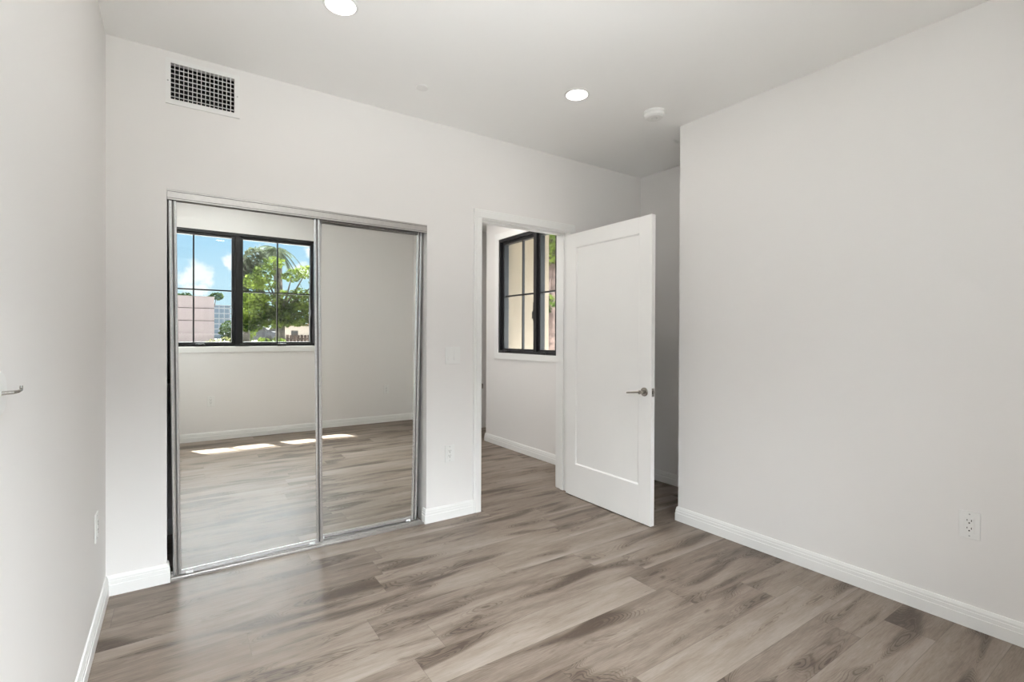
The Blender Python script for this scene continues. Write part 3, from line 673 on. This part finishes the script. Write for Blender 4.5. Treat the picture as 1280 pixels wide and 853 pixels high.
def tree(name, label, cat, base, trunk_h, trunk_r, clusters, n, size, leaf, bark, seed, group=None, lean=(0, 0)):
    t = thing(name, label, cat, base, group); b = Vector(base)
    top = b + Vector((lean[0], lean[1], trunk_h))
    tk = MB().tube([b, b + Vector((lean[0] * 0.3, lean[1] * 0.3, trunk_h * 0.35)), b + Vector((lean[0] * 0.6, lean[1] * 0.6, trunk_h * 0.7)), top], [trunk_r * 1.3, trunk_r, trunk_r * 0.85, trunk_r * 0.6], 12)
    for c, r in clusters:
        c = Vector(c); s = b + (top - b) * 0.85; mid = s.lerp(c, 0.5) + Vector((0, 0, -0.1))
        tk.tube([s, mid, c], [trunk_r * 0.45, trunk_r * 0.3, trunk_r * 0.1], 8)
    tk.build('trunk', bark, t)
    leaf_cloud(clusters, n, size, seed).build('foliage', leaf, t, merge=False)
    return t
G = -0.16
rr = random.Random(5)
cls = [((2.55, -15.6, 1.85), (0.62, 0.8, 0.45)), ((3.35, -15.9, 1.65), (0.75, 0.9, 0.42)), ((4.15, -15.8, 1.85), (0.65, 0.9, 0.50)), ((4.95, -16.0, 2.00), (0.6, 0.9, 0.5)),
       ((2.6, -15.8, 2.45), (0.50, 0.7, 0.28)), ((3.0, -16.1, 3.05), (0.52, 0.7, 0.25)), ((2.95, -16.0, 3.55), (0.45, 0.6, 0.28)), ((3.3, -15.9, 3.95), (0.42, 0.6, 0.22)),
       ((3.75, -16.2, 2.50), (0.5, 0.7, 0.35)), ((4.35, -16.0, 2.70), (0.45, 0.6, 0.25)), ((4.0, -16.0, 3.45), (0.42, 0.6, 0.25)), ((4.55, -16.0, 3.65), (0.45, 0.6, 0.28)), ((4.95, -15.9, 3.25), (0.30, 0.5, 0.16)),
       ((2.25, -15.6, 1.45), (0.35, 0.6, 0.35)), ((5.3, -16.0, 2.80), (0.5, 0.7, 0.3)), ((3.0, -15.7, 2.25), (0.6, 0.7, 0.35)), ((4.6, -15.8, 2.35), (0.5, 0.7, 0.35)), ((3.7, -15.6, 1.75), (0.6, 0.7, 0.4)), ((2.55, -16.2, 3.15), (0.4, 0.6, 0.3)), ((2.45, -15.5, 1.40), (0.45, 0.5, 0.25)), ((4.75, -15.6, 1.55), (0.45, 0.5, 0.25))]
tree('leafy_tree', 'tall bright-green broadleaf tree with open branches, filling the window sash in the mirror', 'tree', (3.62, -16.0, G), 2.6, 0.13, cls, 8500, 0.080, M['leaf'], M['bark'], 11)
cls = [((2.75, -19.0, 3.16), (0.6, 0.6, 1.2)), ((2.6, -19.0, 2.06), (0.5, 0.6, 0.9)), ((3.0, -19.0, 4.36), (0.5, 0.6, 0.6))]
tree('conifer_tree', 'dull grey-green tree behind the bright-green one, rising past the window top', 'tree', (2.6, -19.0, G), 4.6, 0.16, cls, 3200, 0.10, M['leaf_grey'], M['bark'], 13)
# palm
pm = thing('palm_tree', 'palm with drooping grey-green fronds behind the bright-green tree', 'tree', (4.35, -21.0, G))
MB().tube([(4.35, -21, G), (4.33, -21, 2.0), (4.25, -21, 3.6), (4.18, -21, 5.15)], [0.22, 0.19, 0.20, 0.24], 14).build('trunk', M['bark'], pm)
for i in range(26):
    a = i * 2.399; up = rr.uniform(-0.5, 0.9); L = rr.uniform(1.0, 1.5); pts = []
    for k in range(7):
        s = k / 6; pts.append(Vector((4.18 + math.cos(a) * L * s * 0.9, -21 + math.sin(a) * L * s * 0.9, 5.2 + up * s * L * 0.8 - 1.1 * s * s * L * 0.8)))
    fr = MB().tube(pts, [0.018, 0.016, 0.014, 0.012, 0.010, 0.008, 0.005], 5)
    for k in range(36):
        s = 0.15 + 0.84 * k / 36; j = min(5, int(s * 6)); p = pts[j].lerp(pts[j + 1], s * 6 - j); tdir = (pts[j + 1] - pts[j]).normalized()
        sd_ = tdir.cross(Vector((0, 0, 1))).normalized()
        for sg in (1, -1):
            e = p + (sd_ * sg * 0.8 + tdir * 0.6 + Vector((0, 0, -0.35))).normalized() * 0.36 * (1.15 - s * 0.7); w = tdir * 0.016
            fr.add([p - w, p + w, e], [(0, 1, 2)])
    fr.build('frond', M['frond'], pm)
tree('round_tree', 'small round tree crown showing over the right end of the pink building', 'tree', (2.1, -34.0, G), 3.0, 0.10, [((2.35, -34.0, 3.40), (0.42, 0.5, 0.26)), ((2.0, -34.0, 3.27), (0.3, 0.4, 0.16))], 500, 0.09, M['leaf_dark'], M['bark'], 17)
tree('bushy_tree', 'dark tree top peeking over the pink building, at the mirror edge', 'tree', (0.55, -35.0, G), 2.9, 0.12, [((0.5, -35.0, 3.27), (0.55, 0.5, 0.35)), ((0.1, -35.0, 3.17), (0.4, 0.5, 0.2))], 500, 0.10, M['leaf_dark'], M['bark'], 19)
def shrub(base, clusters, n, size, leaf, seed, label):
    t = thing('shrub', label, 'shrub', base, 'shrubs outside the window')
    mb = MB()
    for c, r in clusters: mb.tube([base, Vector(base).lerp(Vector(c), 0.6), c], [0.05, 0.035, 0.01], 7)
    mb.build('stem', M['bark'], t); leaf_cloud(clusters, n, size, seed).build('foliage', leaf, t, merge=False)
shrub((2.45, -22.6, G), [((2.30, -22.6, 1.07), (0.5, 0.6, 0.55)), ((2.6, -22.6, 0.97), (0.5, 0.6, 0.62)), ((2.5, -22.6, 0.32), (0.7, 0.6, 0.7))], 1700, 0.085, M['leaf_dark'], 23, 'dark green shrub against the right corner of the pink building')
shrub((3.1, -24.0, G), [((3.2, -24.0, 1.22), (0.55, 0.5, 0.55)), ((3.0, -24.0, 0.32), (0.6, 0.5, 0.7))], 1100, 0.085, M['leaf'], 29, 'lighter green shrub behind the dark one, under the blue-grey tower')
shrub((1.15, -12.0, G), [((1.05, -12.0, 0.71), (0.35, 0.3, 0.22)), ((1.35, -12.1, 0.76), (0.25, 0.3, 0.22)), ((1.2, -12.0, 0.16), (0.4, 0.3, 0.4))], 800, 0.045, M['leaf_yellow'], 31, 'low yellow-green shrub just above the sill, in front of the pink building')
shrub((2.9, -13.0, G), [((2.55, -13.0, 0.74), (0.25, 0.3, 0.2)), ((3.0, -13.0, 0.71), (0.3, 0.3, 0.24)), ((2.8, -13.0, 0.16), (0.4, 0.3, 0.4))], 700, 0.05, M['leaf'], 37, 'low bright green shrub just above the sill, below the leafy tree')
# beyond the hall window
tree('garden_tree', 'tree with a pale pinkish trunk outside the hall window, at the doorframe', 'tree', (7.95, 9.95, G), 4.4, 0.20,
     [((8.0, 9.95, 3.6), (0.6, 0.8, 0.6)), ((7.7, 9.4, 3.9), (0.7, 0.7, 0.5)), ((8.2, 10.3, 3.0), (0.5, 0.5, 0.35)), ((7.6, 9.6, 2.1), (0.22, 0.3, 0.22)), ((8.1, 10.1, 1.75), (0.25, 0.3, 0.2))], 3200, 0.075, M['leaf'], M['palebark'], 41)
tree('garden_hedge_tree', 'dark green bushy tree behind the pale trunk outside the hall window', 'tree', (11.0, 13.2, G), 3.0, 0.15,
     [((11.0, 13.4, 1.6), (1.6, 1.2, 1.6)), ((10.8, 12.8, 4.0), (1.6, 1.2, 1.2)), ((12.5, 13.0, 2.6), (1.5, 1.2, 1.6))], 6500, 0.13, M['leaf_grey'], M['bark'], 43)
